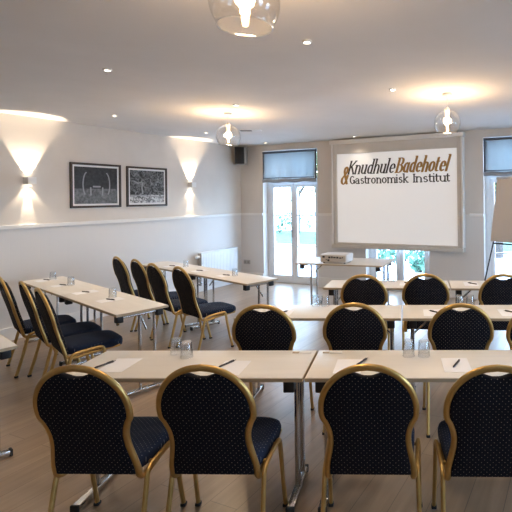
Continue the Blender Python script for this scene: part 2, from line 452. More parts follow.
# lettering engine: strokes of a broad pen, (x, y) in x-height units
def arc(cx, cy, rx, ry, a0, a1, n=10):
    return [(cx+rx*math.cos(math.radians(a0+(a1-a0)*k/n)), cy+ry*math.sin(math.radians(a0+(a1-a0)*k/n))) for k in range(n+1)]
def slab(x, y, w=.34): return [(x-w/2, y), (x+w/2, y)]
def glyphs(it):
    s = .30 if it else .36      # serif width
    q = lambda x, y: [slab(x, y, s)]
    W = .62 if it else .80
    g = {}
    def add(c, adv, strokes): g[c] = (adv, strokes)
    archR = lambda x: [(x, .62)] + arc(x+W/2, .62, W/2, .36, 150, 0, 8) + [(x+W, 0)]
    add('n', W+.42, [[(0, 0), (0, 1)], archR(0)] + q(0, 0) + q(W, 0) + q(-.08, 1))
    add('h', W+.42, [[(0, 0), (0, 1.62)], archR(0)] + q(0, 0) + q(W, 0) + q(-.08, 1.62))
    add('m', 2*W+.42, [[(0, 0), (0, 1)], archR(0), archR(W)] + q(0, 0) + q(W, 0) + q(2*W, 0) + q(-.08, 1))
    add('u', W+.42, [[(0, 1), (0, .38)] + arc(W/2, .36, W/2, .34, 180, 330, 8) + [(W, .5)], [(W, 1), (W, 0)]] + q(-.06, 1) + q(W-.06, 1) + q(W+.06, 0))
    add('r', .78, [[(0, 0), (0, 1)], [(0, .62)] + arc(.34, .66, .3, .32, 160, 50, 6)] + q(0, 0) + q(-.08, 1))
    add('i', .46, [[(0, 0), (0, 1)], [(0, 1.38), (0, 1.5)]] + q(0, 0) + q(-.08, 1))
    add('l', .46, [[(0, 0), (0, 1.62)]] + q(0, 0) + q(-.08, 1.62))
    add('t', .66, [[(0, 1.4), (0, .25)] + arc(.2, .22, .2, .2, 180, 320, 6), [(-.2, 1), (.34, 1)]])
    add('k', W+.40, [[(0, 0), (0, 1.62)], [(W-.08, 1), (.06, .46)], [(.2, .6), (W-.02, 0)]] + q(0, 0) + q(W, 0) + q(W-.08, 1) + q(-.08, 1.62))
    add('o', W+.50, [arc(W/2+.03, .5, W/2+.03, .49, 0, 360, 18)])
    add('e', W+.44, [arc(W/2+.03, .5, W/2+.02, .49, 0, 315, 16), [(.0, .5), (W+.05, .5)]])
    add('d', W+.46, [arc(W/2, .5, W/2, .49, 40, 320, 14), [(W, 0), (W, 1.62)]] + q(W+.06, 0) + q(W-.08, 1.62))
    add('a', W+.46, ([arc(W/2, .5, W/2, .49, 40, 320, 14), [(W, 0), (W, 1)]] + q(W+.06, 0)) if it else
        [[(.08, .8)] + arc(W/2, .66, W/2-.04, .33, 150, 0, 8) + [(W-.04, 0)], arc(W/2-.04, .28, W/2-.06, .27, 60, 330, 12)] + q(W, 0))
    add('s', W+.30, [arc(W/2-.05, .74, W/2-.12, .25, 30, 240, 8) + arc(W/2-.05, .26, W/2-.08, .26, 70, -150, 8)])
    add('K', 1.22, [[(.08, 0), (.08, 1.5)], [(.92, 1.5), (.12, .66)], [(.34, .9), (.94, 0)]] + q(.08, 0) + q(.08, 1.5) + q(.94, 0) + q(.92, 1.5))
    add('B', 1.28, [[(.1, 0), (.1, 1.5)], [(.1, 1.5), (.45, 1.5)] + arc(.48, 1.14, .34, .36, 90, -90, 10) + [(.1, .78)], [(.4, .78)] + arc(.5, .39, .42, .39, 90, -90, 10) + [(.1, 0)], slab(0, 0, .3), slab(0, 1.5, .3)])
    add('G', 1.34, [arc(.55, .74, .5, .74, 45, 345, 18), [(1.04, 0.05), (1.04, .62)], slab(.98, .64, .46)])
    add('I', .56, [[(.1, 0), (.1, 1.5)]] + q(.1, 0) + q(.1, 1.5))
    add('&', 1.5, [[(1.12, 0), (.32, 1.02)] + arc(.55, 1.2, .27, .3, 205, -20, 10) + [(.6, .9), (.2, .6)] + arc(.45, .36, .42, .36, 150, 330, 10) + [(1.02, .72)], slab(1.02, .76, .3)])
    return g
def write(text, x0, z0, width, xh, it, T, t, m, slant=0., y=7.222, gap=0):
    G = glyphs(it); total = 0
    for c in text: total += G[c][0] + gap if c != ' ' else .7
    k = (width/xh)/total            # horizontal scale in x-height units
    bm = bmesh.new(); penx = 0; lay = [0]
    def quad(p):
        lay[0] += 1; yy = y - 7.25 - (lay[0] % 7)*.0001
        vs = [bm.verts.new((x0 + xh*(px + slant*py) + 2.9, yy, z0 + xh*py - .77)) for px, py in p]
        try: bm.faces.new(vs)
        except ValueError: pass
    for c in text:
        if c == ' ': penx += .7*k; continue
        adv, st = G[c]
        for s in st:
            s = [(penx + px*k, py) for px, py in s]
            for (a, b) in zip(s, s[1:]):
                h = T/2
                if abs(b[1]-a[1]) > 1e-4: quad([(a[0]-h, a[1]), (a[0]+h, a[1]), (b[0]+h, b[1]), (b[0]-h, b[1])])
                dx, dy = b[0]-a[0], b[1]-a[1]; l = math.hypot(dx, dy) or 1; nx, ny = -dy/l*t/2, dx/l*t/2
                ex, ey = dx/l*t/3, dy/l*t/3
                quad([(a[0]+nx-ex, a[1]+ny-ey), (b[0]+nx+ex, b[1]+ny+ey), (b[0]-nx+ex, b[1]-ny+ey), (a[0]-nx-ex, a[1]-ny-ey)])
        penx += (adv+gap)*k
    return obj('lettering', bm, m, surf, smooth=False)
write('Knudhule', -3.80, 2.108, .93, .155, True, .22, .09, M['ink'], .30)
write('Badehotel', -2.87, 2.108, .94, .165, True, .26, .10, M['goldink'], .30)
write('&', -3.945, 1.93, .16, .205, True, .22, .10, M['goldink'], .22)
write('Gastronomisk', -3.755, 1.935, 1.135, .090, False, .29, .18, M['ink'], 0, gap=.04)
write('Institut', -2.545, 1.935, .66, .090, False, .29, .18, M['ink'], 0, gap=.04)

# ------------------------------------------------------------------ banquet chair
def rear_y(z): return -.185 - (z-.40)*.27
HALF = [(.199, .43), (.190, .48), (.180, .53), (.175, .575), (.178, .62), (.193, .668)] + [(.212*math.cos(math.radians(a)), .732+.212*math.sin(math.radians(a))) for a in (-8, 8, 24, 40, 56, 73, 90)]
def make_chair(label):
    t = thing('banquet_chair', label, 'chair')
    half = catmull([(x, rear_y(z), z) for x, z in HALF], 4)
    # loop: seat rail front -> back -> curl up -> back loop -> mirrored
    low = [(.196, .225, .384), (.196, .05, .374), (.197, -.05, .364), (.198, -.10, .358), (.199, -.135, .358), (.200, -.163, .366), (.200, -.182, .385)]
    side = [Vector(p) for p in low] + half
    path = side + [Vector((-p.x, p.y, p.z)) for p in side[-2::-1]]
    bm = bmesh.new(); sweep(bm, path, .013, .0158, (1, 0, 0), 12)
    # sweep starts with the normal across the chair: swap so the broad face lies in the back plane
    obj('back_frame', bm, M['gold'], t)
    # backrest pad: outline inside the loop with a dip at the top for the hand hole
    inner = []
    for i, p in enumerate(half):
        a = half[max(i-1, 0)]; b = half[min(i+1, len(half)-1)]
        tx, tz = b.x-a.x, b.z-a.z; l = math.hypot(tx, tz)
        x, z = p.x - tz/l*.010, p.z + tx/l*.010
        if p.z < .44: continue
        if x < .085: z -= .036*(.5+.5*math.cos(PI*x/.085))**.7
        inner.append((max(x, 0), z))
    inner.insert(0, (.190, .388))
    ol = inner + [(-x, z) for x, z in inner[-2::-1]]
    ol = ol + [(x, .388) for x in (-.12, -.06, 0, .06, .12)]
    cx, cz = 0, .68
    def ring(k, off):
        return [(cx+(x-cx)*k, rear_y(cz+(z-cz)*k)+off, cz+(z-cz)*k) for x, z in ol]
    bm = bmesh.new()
    loft(bm, [ring(.93, -.017), ring(.985, -.014), ring(1, -.006), ring(1, .008), ring(.985, .022), ring(.93, .034), ring(.75, .042), ring(.4, .046)], bottom=True)
    bmesh.ops.triangulate(bm, faces=[f for f in bm.faces if len(f.verts) > 4])
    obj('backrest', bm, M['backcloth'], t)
    # seat cushion
    pts = []
    for k in range(48):
        a = 2*PI*k/48; ca, sa = math.cos(a), math.sin(a)
        e = .42
        y = .040 + .230*math.copysign(abs(sa)**e, sa)
        hw = .198 + .024*(y+.2)/.45
        pts.append((hw*math.copysign(abs(ca)**e, ca), y))
    def sring(k, z): return [(x*k, .040+(y-.040)*k, z + .006*math.cos(x*6) - .012*max(0, y)/.27) for x, y in pts]
    bm = bmesh.new()
    loft(bm, [sring(.93, .380), sring(.985, .386), sring(1.005, .402), sring(1.01, .424), sring(.99, .440), sring(.94, .450), sring(.8, .455), sring(.5, .459), sring(.2, .460)])
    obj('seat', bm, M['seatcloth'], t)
    # four legs: each half of an inverted U at either side
    for s in (-1, 1):
        fr = catmull([(.226, -.03, .405), (.229, .02, .409), (.232, .055, .411), (.234, .078, .405), (.235, .090, .382), (.236, .096, .34), (.239, .130, .16), (.242, .165, .012)], 5)
        rr = catmull([(.226, -.03, .405), (.223, -.08, .400), (.222, -.12, .393), (.222, -.145, .378), (.222, -.157, .345), (.226, -.20, .17), (.230, -.245, .012)], 5)
        for pth in (fr, rr):
            bm = bmesh.new(); sweep(bm, [(s*p.x, p.y, p.z) for p in pth], .0135, .0115, (1, 0, 0), 10)
            lg = obj('leg', bm, M['gold'], t)
            e = pth[-1]
            bm = bmesh.new(); bm_box(bm, (s*e.x, e.y, .009), (.028, .032, .018), bev=.005); obj('foot_cap', bm, M['cap'], lg)
    for y, z in ((.05, .402), (-.09, .397)):
        bm = bmesh.new(); sweep(bm, [(-.228, y, z), (.228, y, z)], .009, .009, (0, 0, 1), 8); obj('stretcher', bm, M['gold'], t)
    return t
proto_chair = [None]
LEAN_TOP = rear_y(.94)
def place_chair(tx, ty, rz, label, group):
    """tx, ty: where the top of the back stands"""
    tx *= .96; ty *= .96
    x = tx + math.sin(rz)*LEAN_TOP; y = ty - math.cos(rz)*LEAN_TOP
    if proto_chair[0] is None:
        o = make_chair(label); proto_chair[0] = o; o.location = (x, y, 0); o.rotation_euler = (0, 0, rz); o['group'] = group
    else:
        o = dup(proto_chair[0], (x, y, 0), rz, label, group)
    return o

# ------------------------------------------------------------------ folding table
TH = .74
def make_table(Lg, D, label, cat, name='folding_table'):
    """origin at the middle of the floor footprint, long side along x"""
    t = thing(name, label, cat)
    bm = bmesh.new(); bm_box(bm, (0, 0, TH-.011), (Lg-.006, D-.006, .0215), bev=.002); top = obj('tabletop', bm, M['laminate'], t)
    bm = bmesh.new()
    for c, s in (((0, -D/2+.0015, TH-.0125), (Lg, .004, .019)), ((0, D/2-.0015, TH-.0125), (Lg, .004, .019)), ((-Lg/2+.0015, 0, TH-.0125), (.004, D-.006, .019)), ((Lg/2-.0015, 0, TH-.0125), (.004, D-.006, .019))):
        bm_box(bm, c, s)
    obj('edge_band', bm, M['edge'], top)
    for s in (-1, 1):
        x = s*(Lg/2-.080)
        bm = bmesh.new()
        for y in (.0, D*.29): sweep(bm, [(x, y, TH-.06), (x, y, .045)], .016, .011, (0, 1, 0), 12)
        lg = obj('leg', bm, M['chrome'], t)
        bm = bmesh.new(); bm_box(bm, (x, 0, .028), (.042, D-.05, .03), bev=.006); obj('foot', bm, M['chrome'], lg)
        for y in (-1, 1):
            bm = bmesh.new(); bm_box(bm, (x, y*(D/2-.026), .024), (.046, .016, .044), bev=.004); obj('foot_cap', bm, M['cap'], lg)
            bm = bmesh.new(); bm_box(bm, (x, y*(D/2-.05), TH-.056), (.058, .055, .066), bev=.006); obj('bracket', bm, M['black'], lg)
        bm = bmesh.new(); sweep(bm, [(x, -D/2+.05, TH-.05), (x, D/2-.05, TH-.05)], .012, .012, (0, 0, 1), 12); obj('cross_rail', bm, M['chrome'], lg)
        bm = bmesh.new(); sweep(bm, [(x-s*.012, D*.145, TH-.20), (x-s*.19, D*.145, TH-.035)], .009, .005, (0, 1, 0), 8); obj('brace', bm, M['chrome'], lg)
        bm = bmesh.new(); bm_box(bm, (x-s*.19, D*.145, TH-.030), (.05, .05, .014), bev=.003); obj('hinge_plate', bm, M['black'], lg)
    return t
class Row:
    """a straight run of tables; p = far left top corner, ang = direction of the long side"""
    def __init__(s, p, ang):
        s.p = Vector((p[0], p[1])); s.e = Vector((math.cos(ang), math.sin(ang))); s.n = Vector((-math.sin(ang), math.cos(ang))); s.a = ang
    def at(s, u, v): q = s.p + s.e*u - s.n*v; return q.x, q.y
    def uv(s, x, y): d = Vector((x, y)) - s.p; return d.dot(s.e), -d.dot(s.n)
TL, TD = 1.325, .433
proto_table = [None]
def place_table(row, u0, label, group, d=TD):
    x, y = row.at(u0+TL/2, d/2)
    if proto_table[0] is None:
        o = make_table(TL, TD, label, 'table'); proto_table[0] = o; o.location = (x, y, 0); o.rotation_euler = (0, 0, row.a); o['group'] = group
    else: o = dup(proto_table[0], (x, y, 0), row.a, label, group)
    return o

R = math.radians
row1 = Row((-1.508-.930*1.306, 2.388-.3665*1.306), R(21.5))
row2 = Row((-2.66, 3.207), R(20.5))
row3 = Row((-2.60, 4.506), R(18.3))
rowL = Row((-3.385-2.66*math.cos(R(-14.5)), 2.95-2.66*math.sin(R(-14.5))), R(-14.5))
rowU = Row((-3.262-2.66*math.cos(R(-15)), 4.40-2.66*math.sin(R(-15))), R(-15))
rowF = Row((-3.385-2.66*math.cos(R(-14.5)), 1.765-2.66*math.sin(R(-14.5))), R(-14.5))
STEP = 1.336
GM, GLft = 'slim folding tables of the middle rows', 'slim folding tables of the left rows'
place_table(row1, 0, 'slim cream folding table of the nearest row, left one, behind the two front left chairs', GM)
place_table(row1, STEP, 'slim cream folding table of the nearest row, right one', GM)
place_table(row2, 0, 'slim folding table of the second middle row, left one', GM)
place_table(row2, STEP, 'slim folding table of the second middle row, right one', GM)
place_table(row3, 0, 'slim folding table of the third middle row, left one', GM)
place_table(row3, STEP, 'slim folding table of the third middle row, right one', GM)
place_table(rowL, 0, 'slim folding table of the middle left row, wall end', GLft)
place_table(rowL, STEP, 'slim folding table of the middle left row, aisle end', GLft)
place_table(rowU, 0, 'slim folding table of the farthest left row, wall end', GLft)
place_table(rowU, STEP, 'slim folding table of the farthest left row, aisle end', GLft)
place_table(rowF, STEP, 'corner of a folding table with chrome foot at the left edge of the photo', GLft)

CF, CM, CB = 'banquet chairs of the nearest row', 'banquet chairs of the second middle row', 'banquet chairs of the third middle row'
for (x, y, dz, lab) in ((-2.135, 1.337, 0, 'gold-framed navy chair in the nearest row, leftmost of the four'), (-1.590, 1.556, 0, 'gold-framed navy chair in the nearest row, second from left'),
                        (-.882, 1.841, 0, 'gold-framed navy chair in the nearest row, third from left'), (-.335, 2.043, 0, 'gold-framed navy chair in the nearest row, cut by the right edge of the photo')):
    place_chair(x, y, row1.a+dz, lab, CF)
for (x, y, lab) in ((-2.085, 2.610, 'gold-framed navy chair of the second middle row, leftmost, before the far left aisle'), (-1.485, 2.885, 'gold-framed navy chair of the second middle row, second from left'),
                    (-.759, 3.135, 'gold-framed navy chair of the second middle row, third from left'), (-.235, 3.33, 'gold-framed navy chair of the second middle row, cut by the right edge of the photo')):
    place_chair(x, y, row2.a, lab, CM)
for (x, y, lab) in ((-1.942, 3.984, 'small gold-framed navy chair of the third middle row, leftmost, below the projector table'), (-1.377, 4.225, 'small gold-framed navy chair of the third middle row, middle one, under the screen'),
                    (-.662, 4.462, 'small gold-framed navy chair of the third middle row, rightmost, below the flip chart')):
    place_chair(x, y, row3.a, lab, CB)
CL, CU = 'banquet chairs of the middle left row', 'banquet chairs of the farthest left row'
for (x, y, lab) in ((-5.40, 2.66, 'gold-framed navy chair of the middle left row, farthest left, cut by the photo edge'), (-4.86, 2.57, 'gold-framed navy chair of the middle left row, between two others'),
                    (-4.35, 2.425, 'gold-framed navy chair of the middle left row, nearest the aisle, full seat showing')):
    place_chair(x, y, rowL.a-R(5), lab, CL)
for (x, y, lab) in ((-5.74, 4.17, 'gold-framed navy chair of the farthest left row, leftmost, nearest the wall'), (-5.24, 4.06, 'gold-framed navy chair of the farthest left row, second from the wall'),
                    (-4.70, 3.865, 'gold-framed navy chair of the farthest left row, third from the wall'), (-4.17, 3.775, 'gold-framed navy chair of the farthest left row, nearest the aisle, seat showing')):
    place_chair(x, y, rowU.a-R(2), lab, CU)

# projector table
pt = make_table(1.32, .70, 'wider white folding table in front of the garden doors carrying the projector', 'table')
a = R(7); cx = -3.78 + .66*math.cos(a) - .35*math.sin(a); cy = 5.52 + .66*math.sin(a) + .35*math.cos(a)
pt.location = (cx, cy, 0); pt.rotation_euler = (0, 0, a)
# projector
pr = thing('projector', 'white data projector with rear sockets on the wide table before the screen', 'projector', (-3.235, 5.775, TH+.001), R(6))
bm = bmesh.new(); bm_box(bm, (0, 0, .072), (.41, .27, .116), bev=.012); obj('body', bm, mat('projector_shell', (.72, .70, .68), .4), pr)
bm = bmesh.new(); bm_box(bm, (0, -.1345, .070), (.37, .004, .094), bev=.001); pp = obj('socket_panel', bm, mat('projector_panel', (.55, .50, .44), .5), pr)
for (x, z, w, h) in ((-.15, .075, .03, .02), (-.11, .042, .012, .012), (-.06, .07, .028, .018), (-.075, .037, .028, .02), (-.02, .072, .02, .018), (.02, .07, .03, .012), (.065, .07, .024, .018), (.11, .066, .03, .012), (.145, .07, .012, .012)):
    bm = bmesh.new(); bm_box(bm, (x, -.1375, z*1.25), (w*1.15, .003, h*1.3), bev=.0005); obj('socket', bm, M['black'], pp)
bm = bmesh.new(); sweep(bm, [(.09, .133, .058), (.09, .155, .058)], .034, .034, (0, 0, 1), 20); obj('lens', bm, M['black'], pr)
for sx in (-1, 1):
    for sy in (-1, 1):
        bm = bmesh.new(); bm_box(bm, (sx*.16, sy*.1, .0075), (.022, .022, .015), bev=.003); obj('foot', bm, M['cap'], pr)
for k, z in enumerate((.045, .055, .065, .075)):
    bm = bmesh.new(); bm_box(bm, (.2005, 0, z), (.002, .18, .004)); obj('vent_slot', bm, M['speaker_side'], pr)

# ------------------------------------------------------------------ tumblers, paper, pens, connectors
bm = bmesh.new()
prof = [(.0, .012), (.026, .012), (.0275, .016), (.0335, .092), (.0355, .093), (.036, .091), (.030, .004), (.028, 0), (0, 0)]
prof = [(max(r, .0005), .094-z) for r, z in prof]      # standing rim down
lathe(bm, prof, 24, bottom=False, top=False)
gl0 = obj('drinking_glass', bm, M['glass'])
first = [True]
def glass(x, y, label, group):
    global gl0
    if first[0]:
        o = gl0; first[0] = False
    else:
        o = gl0.copy(); C.objects.link(o)
    o.location = (x, y, TH+.0005); tag(o, label, 'glass', group)
g = 'tumblers on the tables'
for (x, y, x2, y2, pl) in ((-2.262, 2.025, -2.150, 2.000, 'nearest row, left table'), (-.925, 2.50, -.840, 2.53, 'nearest row, right table'),
                      (-2.10, 3.365, -2.025, 3.40, 'second middle row, left table'), (-.935, 3.800, -.850, 3.830, 'second middle row, right table'),
                      (-1.985, 4.60, -1.905, 4.63, 'third middle row, by the projector table')):
    glass(x, y, 'clear tumbler, left of the pair on the ' + pl, g); glass(x2, y2, 'clear tumbler, right of the pair on the ' + pl, g)
for (x, y, lab) in ((-5.225, 3.25, 'clear tumbler on the middle left row, near its middle'), (-4.15, 2.97, 'clear tumbler on the middle left row near its aisle end'),
                    (-5.05, 4.70, 'clear tumbler on the farthest left row behind the aisle chair'), (-3.86, 4.34, 'clear tumbler on the farthest left row before the radiator'),
                    (-5.80, 3.40, 'clear tumbler on the middle left row at the wall end')):
    glass(x, y, lab, g)

def paper_pen(row, x, y, where, rot=0, pen=(0, 0), prot=.9):
    bm = bmesh.new(); bm_box(bm, (0, 0, .0006), (.15, .21, .0012))
    o = obj('note_paper', bm, M['paper'], smooth=False); o.location = (x, y, TH+.0004); o.rotation_euler = (0, 0, row.a+rot)
    tag(o, 'white note sheet ' + where, 'paper', 'note sheets on the tables')
    t = thing('ballpoint_pen', 'dark ballpoint pen lying on the sheet ' + where, 'pen', (x+pen[0], y+pen[1], TH+.0075), row.a+rot+prot+(.2 if prot > .5 else 0), 'pens on the tables')
    bm = bmesh.new(); sweep(bm, [(-.058, 0, 0), (-.049, 0, 0), (-.046, 0, 0), (.05, 0, 0), (.055, 0, 0), (.06, 0, 0)], [.0012, .0038, .0052, .0052, .005, .003], [.0012, .0038, .0052, .0052, .005, .003], (0, 0, 1), 10)
    obj('barrel', bm, M['pen'], t)
    bm = bmesh.new(); sweep(bm, [(.06, 0, 0), (.07, 0, 0)], .0024, .0024, (0, 0, 1), 8); obj('button', bm, M['chrome'], t)
    bm = bmesh.new(); bm_box(bm, (.036, 0, .0063), (.036, .0025, .0015)); obj('clip', bm, M['pen'], t)
paper_pen(row1, *row1.at(.235, .25), 'before the leftmost chair of the nearest row', 0, (-.075, -.04), .95)
paper_pen(row1, *row1.at(.90, .29), 'before the second chair of the nearest row', 0, (-.06, .02), .9)
paper_pen(row1, *row1.at(1.55, .27), 'before the third chair of the nearest row', 0, (.045, .07), .9)
paper_pen(row1, *row1.at(2.15, .25), 'before the rightmost chair of the nearest row', 0, (.0, .0), .95)
paper_pen(row2, *row2.at(.35, .29), 'before the leftmost chair, second middle row')
paper_pen(row2, *row2.at(1.58, .27), 'beside the third chair, second middle row', 0, (.02, .01), 2.2)
paper_pen(row2, *row2.at(2.19, .27), 'on the second middle row at its right end', 0, (.02, .01), 2.2)
paper_pen(row3, *row3.at(.87, .20), 'between the first two chairs, third middle row', 0, (.02, .0), 2.2)
paper_pen(row3, *row3.at(1.56, .20), 'on the third middle row under the screen corner', 0, (.02, .0), 2.2)
for i, u in enumerate((.19, .74, 1.40, 2.01)):
    paper_pen(rowL, *rowL.at(u, .23), 'on the middle left row, %s' % ('wall end', 'second from the wall', 'third from the wall', 'aisle end')[i], 0, (.0, .0), .25)
for i, u in enumerate((.62, 1.35, 1.97)):
    paper_pen(rowU, *rowU.at(u, .25), 'on the farthest left row, %s' % ('nearest the wall', 'middle one', 'aisle end')[i], 0, (.0, .0), .25)
for i, u in enumerate((1.245, 1.43)):
    x, y = row1.at(u, .05)
    t = thing('table_clip', 'small pale plastic table connector %s of the gap between the two nearest tables' % ('left', 'right')[i], 'clip', (x, y, TH), row1.a, 'table connectors')
    bm = bmesh.new(); bm_box(bm, (.02, 0, .0025), (.075, .022, .004), bev=.001); obj('plate', bm, M['trim'], t)
    bm = bmesh.new(); bm_box(bm, (-.04, 0, .0025), (.04, .02, .004), bev=.001); obj('latch', bm, M['edge'], t)

# ------------------------------------------------------------------ pendant lamps
def pendant(x, y, zb, r, label):
    t = thing('globe_pendant', label, 'lamp', (x, y, zb), 0, 'clear glass globe pendants')
    cz = r*.64                                # globe centre above its open bottom
    bm = bmesh.new()
    a0 = math.asin(-.62); prof = []
    for k in range(25):
        a = a0 + (PI/2 - .13 - a0)*k/24
        prof.append((r*math.cos(a), cz + r*math.sin(a)))
    lip = prof[0]
    prof = [(lip[0]*.99, lip[1]-.010)] + prof
    lathe(bm, prof, 48)
    sweepring = [(lip[0]*math.cos(2*PI*k/48), lip[0]*math.sin(2*PI*k/48), lip[1]-.010) for k in range(49)]
    obj('glass_globe', bm, M['globe'], t)
    bm = bmesh.new(); sweep(bm, sweepring, .0028, .0028, (0, 0, 1), 6, False); obj('glass_rim', bm, M['glass'], t)
    top = cz + r
    bm = bmesh.new(); lathe(bm, [(.001, top-.075), (.020, top-.075), (.022, top-.02), (.026, top-.012), (.026, top+.01), (.008, top+.03), (.001, top+.03)], 24); obj('lamp_holder', bm, M['white_metal'], t)
    bm = bmesh.new(); sweep(bm, [(0, 0, top+.02), (0, 0, HC-zb-.02)], .003, .003, (1, 0, 0), 8); obj('cord', bm, M['white_metal'], t)
    bm = bmesh.new(); lathe(bm, [(.001, HC-zb-.028), (.045, HC-zb-.026), (.05, HC-zb-.02), (.05, HC-zb-.001), (.001, HC-zb-.001)], 24); obj('ceiling_rose', bm, M['white_metal'], t)
    # long filament bulb
    bm = bmesh.new(); b0 = top-.075
    lathe(bm, [(.012, b0), (.014, b0-.01), (.021, b0-.035), (.023, b0-.10), (.020, b0-.15), (.012, b0-.165), (.001, b0-.168)], 20); bu = obj('bulb', bm, M['bulbglass'], t)
    bm = bmesh.new()
    for k in range(5):
        a = 2*PI*k/5
        sweep(bm, [(.008*math.cos(a), .006*math.sin(a), b0-.03), (.008*math.cos(a+.4), .008*math.sin(a+.4), b0-.145)], .0014, .0014, (1, 0, 0), 6)
    obj('filament', bm, M['filament'], bu)
    ld = bpy.data.lights.new('bulb_light', 'POINT'); ld.energy = PEND; ld.color = (1, .72, .45); ld.shadow_soft_size = .05
    lo = bpy.data.objects.new('bulb_light', ld); C.objects.link(lo); lo.parent = t; lo.location = (0, 0, b0-.09)
    return t
PEND = 16
pendant(-1.257, 1.492, 2.403, .143, 'clear glass globe pendant lamp at the top edge, nearest and largest')
pendant(-3.98, 4.388, 2.37, .146, 'clear glass globe pendant lamp hanging on the left, before the black speaker')
pendant(-1.231, 4.57, 2.36, .137, 'clear glass globe pendant lamp hanging before the top right corner of the screen')

# ------------------------------------------------------------------ recessed ceiling spots
spots = [(-3.51, 2.49, 'left of the nearest pendant, first in the left line'), (-5.32, 3.86, 'above the framed pictures'), (-1.68, 2.62, 'right of the nearest pendant'),
         (-3.54, 4.035, 'close above the left pendant'), (-1.67, 4.14, 'left of the right pendant'), (-5.41, 5.47, 'left of the left pendant, near the wall'),
         (-5.45, 7.08, 'above the left garden door'), (-3.55, 7.11, 'above the top left part of the screen'), (-5.3, 2.3, ''), (.2, 2.7, ''), (.2, 4.3, ''), (2.1, 2.7, ''), (2.1, 4.3, '')]  # blank entries: unseen spots carrying on the grid, added for light
SPOT = 21
for i, (x, y, w) in enumerate(spots):
    if y > 7: x, y = x, min(y, 7.0)
    lab = ('small white recessed ceiling spot ' + w) if w else 'small white recessed ceiling spot out of view, added to light the seats'
    t = thing('ceiling_spotlight', lab, 'lamp', (x, y, HC-.012), 0, 'recessed ceiling spots')
    bm = bmesh.new(); lathe(bm, [(.022, .001), (.024, -.003), (.032, -.002), (.035, .010), (.022, .010), (.022, .001)], 24); obj('rim', bm, M['white_metal'], t)
    bm = bmesh.new(); lathe(bm, [(.001, .003), (.020, .003), (.021, .009), (.001, .009)], 24); obj('lamp_face', bm, M['spotglow'], t)
    ld = bpy.data.lights.new('spot_light', 'SPOT'); ld.energy = SPOT if y < 6.5 else SPOT*.25; ld.color = (1, .83, .64); ld.spot_size = R(110); ld.spot_blend = .8; ld.shadow_soft_size = .03
    lo = bpy.data.objects.new('spot_light', ld); C.objects.link(lo); lo.parent = t; lo.location = (0, 0, -.02)
# slim vent
vt = thing('ceiling_vent', 'slim white ceiling vent with a dark slot right of the left pendant', 'vent', (-4.66, 5.62, HC-.012), R(28))
bm = bmesh.new(); bm_box(bm, (0, 0, .006), (.34, .12, .010), bev=.003); obj('cover', bm, M['white_metal'], vt)
bm = bmesh.new(); bm_box(bm, (-.06, 0, -.001), (.17, .07, .006)); obj('slot', bm, M['black'], vt)

# ------------------------------------------------------------------ wall sconces
def sconce(y, label):
    t = thing('wall_sconce', label, 'lamp', (XL, y, 1.945), 0, 'up and down wall sconces')
    bm = bmesh.new()
    for c, s in (((.104, 0, 0), (.004, .095, .085)), ((.0545, -.0455, 0), (.097, .004, .085)), ((.0545, .0455, 0), (.097, .004, .085)), ((.0545, 0, 0), (.097, .088, .02))):
        bm_box(bm, c, s)
    obj('housing', bm, M['white_metal'], t)
    bm = bmesh.new(); bm_box(bm, (.004, 0, 0), (.006, .095, .085)); obj('back_plate', bm, M['white_metal'], t)
    for s in (-1, 1):
        bm = bmesh.new(); lathe(bm, [(.001, s*.014), (.024, s*.014), (.024, s*.020), (.001, s*.020)], 20, (.055, 0, 0)); obj('lamp_face', bm, M['spotglow'], t)
    for up, e, ang, tilt in ((1, 40, 66, 8), (-1, 22, 26, 6), (-1, 6, 80, 6)):
        ld = bpy.data.lights.new('sconce_light', 'SPOT'); ld.energy = e; ld.color = (1, .84, .64); ld.spot_size = R(ang); ld.spot_blend = .35; ld.shadow_soft_size = .012
        lo = bpy.data.objects.new('sconce_light', ld); C.objects.link(lo); lo.parent = t; lo.location = (.055, 0, up*.03)
        d = Vector((-math.sin(R(tilt)), 0, up*math.cos(R(tilt))))
        lo.rotation_euler = d.to_track_quat('-Z', 'Y').to_euler()
    return t
sconce(3.43, 'small square wall sconce lit up and down, left of the framed pictures')
sconce(6.01, 'small square wall sconce lit up and down, right of the framed pictures')

